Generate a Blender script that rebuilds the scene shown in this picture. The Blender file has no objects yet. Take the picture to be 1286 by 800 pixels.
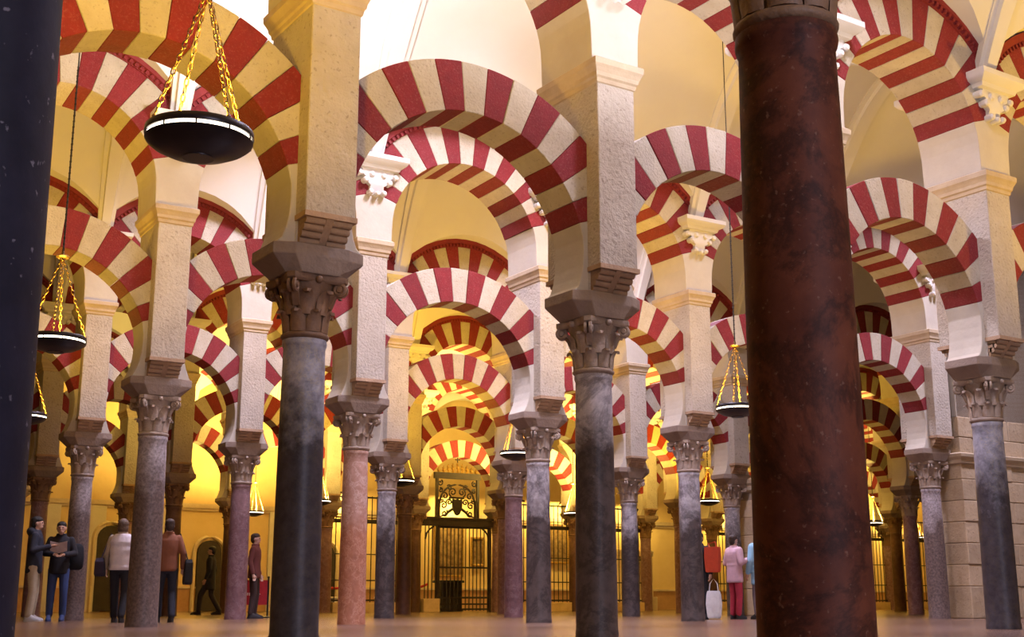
import bpy, bmesh, math, random
from mathutils import Vector, Matrix
random.seed(7)
sc = bpy.context.scene
COL = sc.collection
PI = math.pi

# ------------------------------------------------------------------ camera, world, exposure
F_PX, PITCH, CAM_Z = 1575.4, 0.2219, 0.3278
cd = bpy.data.cameras.new('camera'); cam = bpy.data.objects.new('camera', cd); COL.objects.link(cam)
cd.sensor_fit = 'HORIZONTAL'; cd.sensor_width = 36.0; cd.lens = F_PX / 1286 * 36.0
cd.clip_start = 0.05; cd.clip_end = 300
cam.location = (0, 0, CAM_Z); cam.rotation_euler = (PI / 2 + PITCH, 0, 0)
sc.camera = cam
w = bpy.data.worlds.new('world'); sc.world = w; w.use_nodes = True
bg = w.node_tree.nodes['Background']; bg.inputs[0].default_value = (1.0, 0.82, 0.62, 1); bg.inputs[1].default_value = 0.06
vs = sc.view_settings
vs.view_transform = 'Standard'; vs.look = 'None'; vs.gamma = 1.0; vs.exposure = 0.0; vs.use_curve_mapping = False
sc.cycles.use_denoising = True
sc.cycles.max_bounces = 8; sc.cycles.diffuse_bounces = 2
LAMP_W = 235.0            # watts of one hanging dish lamp
WARM = (1.0, 0.60, 0.06); GOLD = (1.0, .70, .17); COOL = (.86, 0.84, 1.0)

def area_light(name, loc, rot, size, power, color, size_y=None):
    l = bpy.data.lights.new(name, 'AREA'); l.energy = power; l.color = color
    l.shape = 'DISK' if size_y is None else 'RECTANGLE'; l.size = size
    if size_y: l.size_y = size_y
    o = bpy.data.objects.new(name, l); COL.objects.link(o); o.location = loc; o.rotation_euler = rot
    return o

# ------------------------------------------------------------------ plan of the hall
# every row of columns: direction, first column x, y, spacing
ROWS = {0: (0.558, 1.0978, 4.66, 2.96), 1: (0.5804, -1.7993, 10.6629, 3.1135), 2: (0.5506, -4.9526, 17.168, 3.1384),
        3: (0.5321, -7.8254, 22.832, 3.0488), 4: (0.54, -10.70, 28.65, 3.06), 5: (0.54, -13.60, 34.45, 3.06),
        6: (0.54, -16.5, 40.3, 3.06), -1: (0.558, 4.0, -1.34, 2.96)}
NUDGE = {(2, 1): -.065, (2, 2): .028, (2, 3): .033, (2, 0): .022, (3, 1): -.04, (3, 0): .03, (1, 1): .01, (3, 3): -.02}
def P(i, j):
    ph, x, y, b = ROWS[i]
    return Vector((x + j * b * math.cos(ph) + NUDGE.get((i, j), 0), y + j * b * math.sin(ph), 0))
def PHI(i): return ROWS[i][0]
def project(p):
    z = p[2] - CAM_Z; c, s = math.cos(PITCH), math.sin(PITCH)
    d = p[1] * c + z * s; v = -p[1] * s + z * c
    if d < .1: return None
    return 643 + F_PX * p[0] / d, 400 - F_PX * v / d, d
def at_height(u, v, z):
    """the point of the hall at height z that lies on the sight line of a photo point"""
    a = (u - 643) / F_PX; b = (400 - v) / F_PX; c, s = math.cos(PITCH), math.sin(PITCH)
    r = Vector((a, c - b * s, s + b * c)); k = (z - CAM_Z) / r.z
    return Vector((0, 0, CAM_Z)) + r * k

# cool fill light added behind the camera for the arcade fronts; its doorway is invented
FILL_C = Vector((8.2, -5.2, 3.6)); FILL_W, FILL_H = 3.2, 5.6
fill_dir = Vector((1.6, 12.0, 4.3)) - FILL_C
dl = area_light('front_fill_light', FILL_C, fill_dir.to_track_quat('-Z', 'Y').to_euler(), FILL_W, 850, (.78, .77, 1.0), FILL_H)
# cool fill lights added in the crowns of the closed vaults: (nave, bay, watts)
CROWN_FILLS = [(0, 1.9, 430), (1, 1.5, 600), (1, 3.6, 200), (1, 5.2, 420), (2, 1.0, 650), (2, 3.5, 450)]
FILL_COL = (.80, .76, 1.08)
for (i, jj, pw) in CROWN_FILLS:
    a, b = P(i, math.floor(jj)).lerp(P(i, math.floor(jj) + 1), jj % 1), P(i + 1, math.floor(jj)).lerp(P(i + 1, math.floor(jj) + 1), jj % 1)
    c = (a + b) / 2
    area_light('crown_fill_light', (c.x, c.y, 9.62), (0, 0, 0), 1.3, pw, FILL_COL).data.spread = 2.2

# ------------------------------------------------------------------ materials
MATS = {}
def mat(name, col, rough=.6, col2=None, scale=6.0, bump=0.0, bscale=30.0, spread=.35, rnd=.0, metal=0.0, detail=6.0, spec=.5, extra=None, stretch=None):
    if name in MATS: return MATS[name]
    m = bpy.data.materials.new(name); m.use_nodes = True; nt = m.node_tree; N = nt.nodes; L = nt.links
    b = N['Principled BSDF']; b.inputs['Roughness'].default_value = rough; b.inputs['Metallic'].default_value = metal
    b.inputs['Specular IOR Level'].default_value = spec
    tc = N.new('ShaderNodeTexCoord'); oi = N.new('ShaderNodeObjectInfo')
    mp = N.new('ShaderNodeMapping'); L.new(tc.outputs['Object'], mp.inputs[0])
    if stretch: mp.inputs['Scale'].default_value = stretch
    cmb = N.new('ShaderNodeMath'); cmb.operation = 'MULTIPLY'; cmb.inputs[1].default_value = 37.0; L.new(oi.outputs['Random'], cmb.inputs[0])
    L.new(cmb.outputs[0], mp.inputs['Location'])
    nz = N.new('ShaderNodeTexNoise'); nz.inputs['Scale'].default_value = scale; nz.inputs['Detail'].default_value = detail; nz.inputs['Roughness'].default_value = .62
    L.new(mp.outputs[0], nz.inputs['Vector'])
    rp = N.new('ShaderNodeValToRGB'); L.new(nz.outputs['Fac'], rp.inputs[0])
    rp.color_ramp.elements[0].position = .5 - spread / 2; rp.color_ramp.elements[1].position = .5 + spread / 2
    rp.color_ramp.elements[0].color = (*(col2 or col), 1); rp.color_ramp.elements[1].color = (*col, 1)
    out = rp.outputs[0]
    if extra: out = extra(nt, mp, tc, out)
    if rnd:
        hs = N.new('ShaderNodeHueSaturation'); mr = N.new('ShaderNodeMapRange'); L.new(oi.outputs['Random'], mr.inputs[0])
        mr.inputs[3].default_value = 1 - rnd; mr.inputs[4].default_value = 1 + rnd
        L.new(mr.outputs[0], hs.inputs['Value']); L.new(out, hs.inputs['Color']); out = hs.outputs[0]
    L.new(out, b.inputs['Base Color'])
    if bump:
        n2 = N.new('ShaderNodeTexNoise'); n2.inputs['Scale'].default_value = bscale; n2.inputs['Detail'].default_value = 8
        L.new(mp.outputs[0], n2.inputs['Vector'])
        bp = N.new('ShaderNodeBump'); bp.inputs['Strength'].default_value = min(1, bump); bp.inputs['Distance'].default_value = .03
        L.new(n2.outputs['Fac'], bp.inputs['Height']); L.new(bp.outputs[0], b.inputs['Normal'])
    MATS[name] = m
    return m
def emit(name, col, strength):
    m = bpy.data.materials.new(name); m.use_nodes = True; N = m.node_tree.nodes
    b = N['Principled BSDF']; b.inputs['Base Color'].default_value = (*col, 1)
    b.inputs['Emission Color'].default_value = (*col, 1); b.inputs['Emission Strength'].default_value = strength
    MATS[name] = m; return m

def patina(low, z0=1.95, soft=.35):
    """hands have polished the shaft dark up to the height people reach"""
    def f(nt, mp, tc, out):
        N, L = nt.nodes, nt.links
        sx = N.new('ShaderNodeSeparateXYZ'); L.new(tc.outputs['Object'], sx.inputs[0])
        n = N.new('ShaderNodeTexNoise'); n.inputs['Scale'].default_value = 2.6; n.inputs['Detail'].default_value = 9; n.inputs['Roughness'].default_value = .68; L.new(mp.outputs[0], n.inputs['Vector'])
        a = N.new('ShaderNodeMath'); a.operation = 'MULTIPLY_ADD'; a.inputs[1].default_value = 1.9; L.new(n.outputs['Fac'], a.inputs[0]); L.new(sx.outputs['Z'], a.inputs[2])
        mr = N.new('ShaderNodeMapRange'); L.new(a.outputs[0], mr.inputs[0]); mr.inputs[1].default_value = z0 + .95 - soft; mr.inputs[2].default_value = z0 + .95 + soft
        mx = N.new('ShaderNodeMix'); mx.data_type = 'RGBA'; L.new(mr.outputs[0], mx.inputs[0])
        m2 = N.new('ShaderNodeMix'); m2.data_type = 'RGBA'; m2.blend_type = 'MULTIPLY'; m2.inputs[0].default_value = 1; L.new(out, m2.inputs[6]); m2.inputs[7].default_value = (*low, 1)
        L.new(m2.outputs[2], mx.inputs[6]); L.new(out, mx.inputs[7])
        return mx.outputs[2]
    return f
def veins(col, scale=3.0, width=.06, amount=.8):
    def f(nt, mp, tc, out):
        N, L = nt.nodes, nt.links
        n = N.new('ShaderNodeTexNoise'); n.inputs['Scale'].default_value = scale; n.inputs['Detail'].default_value = 7; n.inputs['Distortion'].default_value = .35; n.inputs['Roughness'].default_value = .7; L.new(mp.outputs[0], n.inputs['Vector'])
        s = N.new('ShaderNodeMath'); s.operation = 'SUBTRACT'; s.inputs[1].default_value = .5; L.new(n.outputs['Fac'], s.inputs[0])
        a = N.new('ShaderNodeMath'); a.operation = 'ABSOLUTE'; L.new(s.outputs[0], a.inputs[0])
        mr = N.new('ShaderNodeMapRange'); L.new(a.outputs[0], mr.inputs[0]); mr.inputs[1].default_value = 0; mr.inputs[2].default_value = width; mr.inputs[3].default_value = amount; mr.inputs[4].default_value = 0
        mx = N.new('ShaderNodeMix'); mx.data_type = 'RGBA'; L.new(mr.outputs[0], mx.inputs[0]); L.new(out, mx.inputs[6]); mx.inputs[7].default_value = (*col, 1)
        return mx.outputs[2]
    return f
def both(f, g): return lambda nt, mp, tc, out: g(nt, mp, tc, f(nt, mp, tc, out))
def bricklines(nt, mp, tc, out):
    N, L = nt.nodes, nt.links
    n = N.new('ShaderNodeTexNoise'); n.inputs['Scale'].default_value = 42; n.inputs['Detail'].default_value = 6; n.inputs['Roughness'].default_value = .75; L.new(mp.outputs[0], n.inputs['Vector'])
    mr = N.new('ShaderNodeMapRange'); L.new(n.outputs['Fac'], mr.inputs[0]); mr.inputs[1].default_value = .52; mr.inputs[2].default_value = .72; mr.inputs[4].default_value = .45
    mx = N.new('ShaderNodeMix'); mx.data_type = 'RGBA'; L.new(mr.outputs[0], mx.inputs[0]); L.new(out, mx.inputs[6]); mx.inputs[7].default_value = (.38, .15, .13, 1)
    return mx.outputs[2]
def pits(col, lo=.60, hi=.68, scale=45):
    def f(nt, mp, tc, out):
        N, L = nt.nodes, nt.links
        n = N.new('ShaderNodeTexNoise'); n.inputs['Scale'].default_value = scale; n.inputs['Detail'].default_value = 5; L.new(mp.outputs[0], n.inputs['Vector'])
        mr = N.new('ShaderNodeMapRange'); L.new(n.outputs['Fac'], mr.inputs[0]); mr.inputs[1].default_value = lo; mr.inputs[2].default_value = hi; mr.inputs[4].default_value = .6
        mx = N.new('ShaderNodeMix'); mx.data_type = 'RGBA'; L.new(mr.outputs[0], mx.inputs[0]); L.new(out, mx.inputs[6]); mx.inputs[7].default_value = (*col, 1)
        return mx.outputs[2]
    return f
STONE = mat('voussoir_limestone', (.58, .51, .39), .85, (.46, .385, .27), 5, .45, 38, .5, .08, extra=pits((.34, .27, .20), .60, .68, 30))
RED = mat('voussoir_red_brick', (.25, .015, .018), .8, (.18, .009, .011), 7, .35, 60, .5, .10, extra=bricklines, stretch=(1, 1, 1))
PIERST = mat('pier_limestone', (.56, .49, .39), .88, (.44, .37, .28), 3, .6, 26, .5, .05, extra=pits((.26, .20, .15), .60, .68, 22))
PLASTER = mat('smooth_plaster', (.60, .54, .43), .8, (.50, .43, .33), 2.5, .12, 14, .6, .03)
VAULT = mat('white_vault_plaster', (.72, .68, .62), .85, (.66, .61, .54), 1.2, .05, 8, .7)
HOOD = mat('red_hood_moulding', (.24, .018, .018), .7, (.18, .012, .012), 6, .15, 30)
CORN = mat('cornice_stone', (.58, .46, .30), .8, (.48, .36, .23), 4, .2, 20)
MODIL = mat('modillion_stone', (.50, .33, .20), .85, (.38, .24, .14), 6, .3, 30)
IMPOST = mat('impost_stone', (.36, .27, .20), .7, (.22, .155, .115), 3, .3, 22, .6, .08)
CAPST = mat('capital_marble', (.50, .40, .31), .6, (.25, .17, .12), 7, .3, 25, .6, .12)
CAPDARK = mat('capital_brown_marble', (.30, .17, .09), .6, (.16, .085, .045), 7, .3, 25, .6, .1)
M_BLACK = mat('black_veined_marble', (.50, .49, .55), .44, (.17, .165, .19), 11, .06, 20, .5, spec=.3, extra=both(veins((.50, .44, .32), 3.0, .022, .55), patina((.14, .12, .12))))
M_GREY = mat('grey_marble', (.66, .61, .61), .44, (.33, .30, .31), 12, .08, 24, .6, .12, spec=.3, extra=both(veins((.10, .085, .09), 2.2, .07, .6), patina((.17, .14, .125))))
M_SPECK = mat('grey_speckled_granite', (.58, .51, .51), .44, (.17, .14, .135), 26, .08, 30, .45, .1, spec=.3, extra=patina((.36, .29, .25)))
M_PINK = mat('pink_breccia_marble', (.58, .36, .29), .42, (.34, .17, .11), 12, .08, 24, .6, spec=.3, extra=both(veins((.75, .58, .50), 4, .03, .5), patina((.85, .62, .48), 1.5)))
M_PURP = mat('purple_brown_marble', (.34, .20, .20), .42, (.17, .09, .09), 10, .08, 24, .6, .1, spec=.3, extra=both(veins((.5, .38, .38), 3.5, .03, .4), patina((.7, .62, .62))))
M_BROWN = mat('dark_red_brown_marble', (.19, .055, .026), .6, (.055, .014, .010), 3.2, .06, 20, .5, spec=.18, extra=both(veins((.012, .006, .005), 1.6, .06, .6), pits((.24, .12, .08), .64, .72, 40)))
M_INDIGO = mat('blue_black_marble', (.024, .022, .042), .6, (.010, .009, .018), 6, .06, 20, .5, spec=.18, extra=pits((.30, .27, .32), .66, .72, 30))
M_DKBROWN = mat('brown_marble', (.22, .12, .07), .42, (.10, .05, .03), 8, .08, 24, .6, .15, spec=.3, extra=patina((.5, .42, .38)))
IRON = mat('black_wrought_iron', (.016, .012, .010), .5, (.025, .018, .014), 10, metal=.2)
BRONZE = mat('dark_bronze', (.035, .018, .010), .5, (.018, .010, .006), 10, metal=.2)
LAMPBLK = mat('lamp_black_metal', (.030, .022, .024), .35, (.015, .012, .014), 5, metal=.5)
BRASS = mat('chain_brass', (.34, .21, .08), .42, (.07, .04, .02), 50, metal=.9)
CABLE = mat('dark_cable', (.03, .022, .015), .6)
YWALL = mat('ochre_plaster_wall', (.70, .52, .25), .85, (.58, .40, .17), 1.2, .1, 10, .6)
ASHLAR = mat('ashlar_sandstone', (.60, .46, .29), .9, (.44, .31, .18), 4, .45, 18, .6, .12, extra=pits((.28, .19, .11), .62, .70, 18))
MORTAR = mat('mortar', (.36, .27, .18), .95)
def floor_tiles(nt, mp, tc, out):
    N, L = nt.nodes, nt.links
    bk = N.new('ShaderNodeTexBrick'); bk.offset = .5; bk.inputs['Scale'].default_value = 1.0
    bk.inputs['Brick Width'].default_value = 1.1; bk.inputs['Row Height'].default_value = .7; bk.inputs['Mortar Size'].default_value = .006
    bk.inputs['Color1'].default_value = (.17, .098, .064, 1); bk.inputs['Color2'].default_value = (.13, .07, .045, 1); bk.inputs['Mortar'].default_value = (.16, .08, .05, 1)
    L.new(tc.outputs['Object'], bk.inputs['Vector'])
    mx = N.new('ShaderNodeMix'); mx.data_type = 'RGBA'; mx.blend_type = 'MIX'; mx.inputs[0].default_value = .55; L.new(out, mx.inputs[6]); L.new(bk.outputs[0], mx.inputs[7])
    return mx.outputs[2]
FLOOR = mat('rosy_marble_floor', (.16, .092, .062), .26, (.11, .058, .038), 2.5, .03, 12, .7, extra=floor_tiles)

# ------------------------------------------------------------------ mesh helpers
class MB:
    def __init__(s): s.v = []; s.f = []
    def add(s, vs_, fs_):
        o = len(s.v); s.v += [tuple(p) for p in vs_]; s.f += [tuple(o + k for k in f) for f in fs_]; return s
    def box(s, x0, x1, y0, y1, z0, z1):
        return s.add([(x0, y0, z0), (x1, y0, z0), (x1, y1, z0), (x0, y1, z0), (x0, y0, z1), (x1, y0, z1), (x1, y1, z1), (x0, y1, z1)],
                     [(3, 2, 1, 0), (4, 5, 6, 7), (0, 1, 5, 4), (1, 2, 6, 5), (2, 3, 7, 6), (3, 0, 4, 7)])
    def prism(s, poly, y0, y1):
        n = len(poly)
        a = sum(poly[k][0] * poly[(k + 1) % n][1] - poly[(k + 1) % n][0] * poly[k][1] for k in range(n))
        if a < 0: poly = poly[::-1]
        vs_ = [(x, y0, z) for x, z in poly] + [(x, y1, z) for x, z in poly]
        fs_ = [tuple(range(n)), tuple(range(2 * n - 1, n - 1, -1))] + [((k + 1) % n, k, n + k, n + (k + 1) % n) for k in range(n)]
        return s.add(vs_, fs_)
    def loft(s, rings, caps=True):
        n = len(rings[0]); vs_ = [p for r in rings for p in r]; fs_ = []
        for a in range(len(rings) - 1):
            for k in range(n):
                fs_.append((a * n + k, a * n + (k + 1) % n, (a + 1) * n + (k + 1) % n, (a + 1) * n + k))
        if caps: fs_ += [tuple(range(n - 1, -1, -1)), tuple((len(rings) - 1) * n + k for k in range(n))]
        return s.add(vs_, fs_)
    def lathe(s, prof, n=32, c=(0, 0), caps=True):
        return s.loft([[(c[0] + r * math.cos(2 * PI * k / n), c[1] + r * math.sin(2 * PI * k / n), z) for k in range(n)] for r, z in prof], caps)
    def tube(s, pts, r, n=6, caps=True):
        pts = [Vector(p) for p in pts]; rings = []; ref = None
        rr = r if isinstance(r, (list, tuple)) else [r] * len(pts)
        for k, p in enumerate(pts):
            t = (pts[min(k + 1, len(pts) - 1)] - pts[max(k - 1, 0)]).normalized()
            if ref is None: ref = Vector((0, 0, 1)) if abs(t.z) < .9 else Vector((1, 0, 0))
            a = t.cross(ref).normalized(); b = t.cross(a)
            rings.append([tuple(p + (a * math.cos(2 * PI * q / n) + b * math.sin(2 * PI * q / n)) * rr[k]) for q in range(n)])
        return s.loft(rings, caps)
    def ball(s, c, r, n=10, m=6):
        rx, ry, rz = r if isinstance(r, (tuple, list)) else (r, r, r)
        rings = []
        for k in range(1, m):
            a = -PI / 2 + PI * k / m
            rings.append([(c[0] + rx * math.cos(a) * math.cos(2 * PI * q / n), c[1] + ry * math.cos(a) * math.sin(2 * PI * q / n), c[2] + rz * math.sin(a)) for q in range(n)])
        o = len(s.v); s.loft(rings, False)
        b = len(s.v); s.v += [(c[0], c[1], c[2] - rz), (c[0], c[1], c[2] + rz)]
        for q in range(n):
            s.f.append((o + (q + 1) % n, o + q, b)); t = o + (m - 2) * n; s.f.append((t + q, t + (q + 1) % n, b + 1))
        return s
    def ring(s, c, R, r, ax, ay, n=10, m=5):
        """torus ring in the plane of ax, ay"""
        c = Vector(c); ax = Vector(ax).normalized(); ay = Vector(ay).normalized(); az = ax.cross(ay)
        rx, ry = R if isinstance(R, (tuple, list)) else (R, R)
        vs_ = []; fs_ = []
        for k in range(n):
            a = 2 * PI * k / n; d = ax * math.cos(a) + ay * math.sin(a); p = c + ax * rx * math.cos(a) + ay * ry * math.sin(a)
            for q in range(m):
                b = 2 * PI * q / m; vs_.append(tuple(p + d * r * math.cos(b) + az * r * math.sin(b)))
        for k in range(n):
            for q in range(m):
                fs_.append((k * m + q, ((k + 1) % n) * m + q, ((k + 1) % n) * m + (q + 1) % m, k * m + (q + 1) % m))
        return s.add(vs_, fs_)
    def mesh(s, name, material, smooth=False, bevel=0, angle=None):
        me = bpy.data.meshes.new(name); me.from_pydata(s.v, [], s.f)
        bm = bmesh.new(); bm.from_mesh(me)
        bmesh.ops.recalc_face_normals(bm, faces=bm.faces)
        if bevel: bmesh.ops.bevel(bm, geom=bm.edges[:], offset=bevel, segments=1, affect='EDGES', clamp_overlap=True)
        bm.to_mesh(me); bm.free()
        me.materials.append(material)
        if smooth:
            me.polygons.foreach_set('use_smooth', [True] * len(me.polygons))
            if angle: me.set_sharp_from_angle(angle=angle)
        me.update(); return me
    def build(s, name, material, parent=None, **kw): return put(name, s.mesh(name, material, **kw), parent)
def put(name, me, parent=None, loc=None, rotz=None, scale=None):
    o = bpy.data.objects.new(name, me); COL.objects.link(o)
    if parent: o.parent = parent
    if loc is not None: o.location = loc
    if rotz is not None: o.rotation_euler = (0, 0, rotz)
    if scale is not None: o.scale = scale
    return o
def thing(name, label, cat, loc=(0, 0, 0), rotz=0, group=None):
    o = put(name, None, None, loc, rotz); o['label'] = label; o['category'] = cat
    if group: o['group'] = group
    return o
def tag(o, label, cat, group=None):
    o['label'] = label; o['category'] = cat
    if group: o['group'] = group
    return o
def structure(o): o['kind'] = 'structure'; return o

# ------------------------------------------------------------------ levels (metres above the floor)
Z_NECK, Z_CAP, Z_IMP, Z_PIL, Z_COR, Z_UP = 2.53, 3.07, 3.315, 3.55, 5.46, 5.70
PIER_HW, PIER_T, ARCH_T = .235, .45, .25
UP_C, UP_RI, UP_RE, LUN_R, BAR_Z, BAR_H = 5.97, 1.25, 1.88, 2.03, 7.0, 2.75
STEP = math.radians(9.6); BAY = 3.11

# ------------------------------------------------------------------ the floor and the shell
fl = MB().box(-40, 40, -12, 70, -.2, 0).build('floor', FLOOR); structure(fl); fl['label'] = 'polished rosy marble slab floor of the hall'

def barz(m): return BAR_Z + BAR_H * (1 - abs(m) ** 2.2)
def vault(i, j0, j1):
    """plaster nave vault between rows i and i+1: a barrel with a lunette over every bay"""
    A = MB(); hb = BAY / 2
    def pt(j, x, m, z):
        f = (x + hb) / BAY
        a = P(i, j).lerp(P(i, j + 1), f); b = P(i + 1, j).lerp(P(i + 1, j + 1), f); d = (b - a).normalized()
        q = (a + d * (PIER_T - .03)).lerp(b - d * (PIER_T - .03), m)
        return (q.x, q.y, z)
    mcrit = (1 - (UP_C + LUN_R - BAR_Z) / BAR_H) ** (1 / 2.2)
    half = [k / 14 for k in range(1, 15)] + [mcrit, mcrit + .001, mcrit + .004, mcrit + .012, mcrit + .03, mcrit + .06, mcrit + .1, mcrit + .14]
    ms = sorted([0.0] + [m for m in half] + [-m for m in half])
    for j in range(j0, j1):
        rows_l = []; rows_r = []; rows_c = []
        for m in ms:
            zb = barz(m); h = zb - UP_C
            xs = min(hb, math.sqrt(LUN_R ** 2 - h * h)) if h < LUN_R - 1e-5 else 0.0
            mm = (m + 1) / 2
            rows_l.append([pt(j, -hb + (hb - xs) * k / 4, mm, zb) for k in range(5)])
            rows_r.append([pt(j, xs + (hb - xs) * k / 4, mm, zb) for k in range(5)])
            if h <= LUN_R + 1e-3:
                a = math.asin(min(1, xs / LUN_R))
                rows_c.append([pt(j, LUN_R * math.sin(-a + 2 * a * k / 14), mm, UP_C + LUN_R * math.cos(-a + 2 * a * k / 14)) for k in range(15)])
            else: rows_c.append(None)
        for rows in (rows_l, rows_r, rows_c):
            for a, b in zip(rows, rows[1:]):
                if a is None or b is None: continue
                n = len(a); o = len(A.v); A.v += a + b
                A.f += [(o + k, o + k + 1, o + n + k + 1, o + n + k) for k in range(n - 1)]
    me = bpy.data.meshes.new('ceiling'); me.from_pydata(A.v, [], A.f)
    bm = bmesh.new(); bm.from_mesh(me); bmesh.ops.remove_doubles(bm, verts=bm.verts, dist=.002); bm.to_mesh(me); bm.free()
    me.materials.append(VAULT); me.polygons.foreach_set('use_smooth', [True] * len(me.polygons)); me.set_sharp_from_angle(angle=math.radians(28))
    o = structure(put('ceiling', me)); o['label'] = 'white plaster rib vault over the %s' % ['nave of the viewer', 'nave before the second arcade', 'nave before the third arcade', 'nave before the fourth arcade', 'nave before the fifth arcade', 'nave before the sixth arcade', 'nave behind the iron screens'][i + 1]
    # moulded ribs
    for j in range(j0, j1 + 1):
        if i < 0 : continue
        a, b = P(i, j), P(i + 1, j); d = (b - a).normalized(); s = Vector((d.y, -d.x, 0))
        p0, p1 = a + d * (PIER_T - .03), b - d * (PIER_T - .03)
        c = (p0 + p1) / 2; hw = (p1 - p0).length / 2
        prof = [(-.24, .05), (-.24, -.05), (-.15, -.06), (-.13, -.12), (.13, -.12), (.15, -.06), (.24, -.05), (.24, .05)]
        rings = []
        for k in range(29):
            m = -1 + k / 14; dz = (barz(m + .002) - barz(m - .002)) / (.004 * hw); ln = math.hypot(dz, 1); nx, nz = -dz / ln, 1 / ln
            base = c + d * (m * hw) + Vector((0, 0, barz(m)))
            wn = .55 + .45 * min(1, (1 - abs(m)) * 3)
            rings.append([tuple(base + s * (x * wn) + (d * nx + Vector((0, 0, nz))) * q) for x, q in prof])
        q = put('rib', MB().loft(rings).mesh('rib', VAULT, smooth=True, angle=math.radians(40)), o)
    return o
RANGE = {0: (-1, 1), 1: (-1, 5), 2: (-1, 7), 3: (-1, 9), 4: (-1, 10), 5: (-1, 12)}
vault(-1, -2, 4); vault(0, -2, 6); vault(1, -3, 8); vault(2, -3, 10); vault(3, -3, 11); vault(4, -3, 12); vault(5, -3, 14)

def wall_along(name, a, b, t, z0, z1, m, label):
    d = (b - a); L = d.length
    o = MB().box(0, L, -t / 2, t / 2, z0, z1).build(name, m); o.location = a; o.rotation_euler = (0, 0, math.atan2(d.y, d.x))
    structure(o); o['label'] = label; return o
back = wall_along('wall_back', P(6, -6), P(6, 16), .5, 0, 10, YWALL, 'far ochre plaster wall behind the last arcade')
side_l = wall_along('wall_left', P(0, -3), P(6, -5), .5, 0, 10, YWALL, 'ochre plaster side wall at the end of the naves')
side_r = wall_along('wall_right', P(-1, 6), P(6, 15), .5, 0, 10, YWALL, 'ochre plaster wall closing the naves on the other side')

# ------------------------------------------------------------------ arch pieces
def ray_to_circle(cz, R, ang):
    """distance from the point (0,0) along ang to a circle of radius R centred on (0, cz)"""
    dx, dz = math.cos(ang), math.sin(ang); b = dz * cz
    return b + math.sqrt(b * b - cz * cz + R * R)
VM = {}
def voussoir_mesh(kind, k):
    key = (kind, k)
    if key in VM: return VM[key]
    if kind == 'upper': c, ri, re, ce, t, lim = UP_C, UP_RI, UP_RE, 0, PIER_T, 0.0
    elif kind == 'low1': c, ri, re, ce, t, lim = 3.61, 1.29, 1.885, -.09, ARCH_T, .06
    else: c, ri, re, ce, t, lim = 3.67, 1.305, 1.835, 0.02, ARCH_T, .06
    mid = PI / 2 - k * STEP; h = STEP / 2 - .0012
    angs = [mid - h, mid, mid + h]
    def ext(a):
        r = ray_to_circle(ce, re, a); ca = abs(math.cos(a))
        return min(r, (BAY / 2 - lim) / ca) if ca > 1e-6 else r
    outer = [mid - h + 2 * h * q / 4 for q in range(5)]
    poly = [(BAY / 2 + ri * math.cos(a), c + ri * math.sin(a)) for a in angs] + [(BAY / 2 + ext(a) * math.cos(a), c + ext(a) * math.sin(a)) for a in reversed(outer)]
    me = MB().prism(poly, -t, t).mesh('voussoir', RED if k % 2 else STONE, bevel=.006)
    VM[key] = me; return me
def springer_mesh(kind, side):
    key = (kind, 'sp', side)
    if key in VM: return VM[key]
    c, ri = (3.61, 1.29) if kind == 'low1' else (3.67, 1.305)
    a = PI - math.radians(18); s0 = BAY / 2 + ri * math.cos(a); z0 = c + ri * math.sin(a)
    pts = [(s0, z0), (.285, c + .24), (.283, c + .1), (.292, c - .03), (.315, c - .15), (.35, c - .25), (.40, Z_IMP)]
    poly = pts + [(.06, Z_IMP), (.06, c + (BAY / 2 - .06) * math.tan(math.radians(18)))]
    if side: poly = [(BAY - x, z) for x, z in poly]
    VM[key] = MB().prism(poly, -ARCH_T, ARCH_T).mesh('springer', PLASTER, bevel=.008); return VM[key]
def hood_mesh():
    if 'hood' in VM: return VM['hood']
    m = MB(); lo = math.acos(min(1, (BAY / 2 - .02) / 1.95)); n = 36
    for sg in (-1, 1):
        prof = [(UP_RE - .005, .44), (UP_RE - .005, .475), (1.935, .485), (1.945, .535), (1.99, .545), (LUN_R + .02, .56), (LUN_R + .02, .44)]
        rings = []
        for k in range(n + 1):
            a = lo + (PI - 2 * lo) * k / n
            rings.append([(BAY / 2 + r * math.cos(a), sg * t, UP_C + r * math.sin(a)) for r, t in prof])
        m.loft(rings)
    VM['hood'] = m.mesh('hood_moulding', HOOD, smooth=True, angle=.6)
    d = MB()
    for sg in (-1, 1):
        for k in range(40):
            a = lo + .03 + (PI - 2 * lo - .06) * k / 39; u = Vector((math.cos(a), 0, math.sin(a))); v = Vector((-math.sin(a), 0, math.cos(a)))
            c = Vector((BAY / 2, 0, UP_C)) + u * 1.908
            cs = [c + u * x + v * y + Vector((0, sg * t, 0)) for t in (.465, .52) for x, y in ((-.028, -.02), (.028, -.02), (.028, .02), (-.028, .02))]
            d.add(cs, [(0, 1, 2, 3), (7, 6, 5, 4), (0, 4, 5, 1), (1, 5, 6, 2), (2, 6, 7, 3), (3, 7, 4, 0)])
    VM['dentils'] = d.mesh('dentils', HOOD)
    return VM['hood']
ORD = ['first', 'second', 'third', 'fourth', 'fifth', 'sixth', 'seventh', 'eighth', 'ninth', 'tenth', 'eleventh', 'twelfth', 'thirteenth', 'fourteenth']
ROWN = ['nearest', 'second', 'third', 'fourth', 'fifth', 'sixth']
def col_ord(i, j): return ORD[j - RANGE[i][0]]

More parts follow.
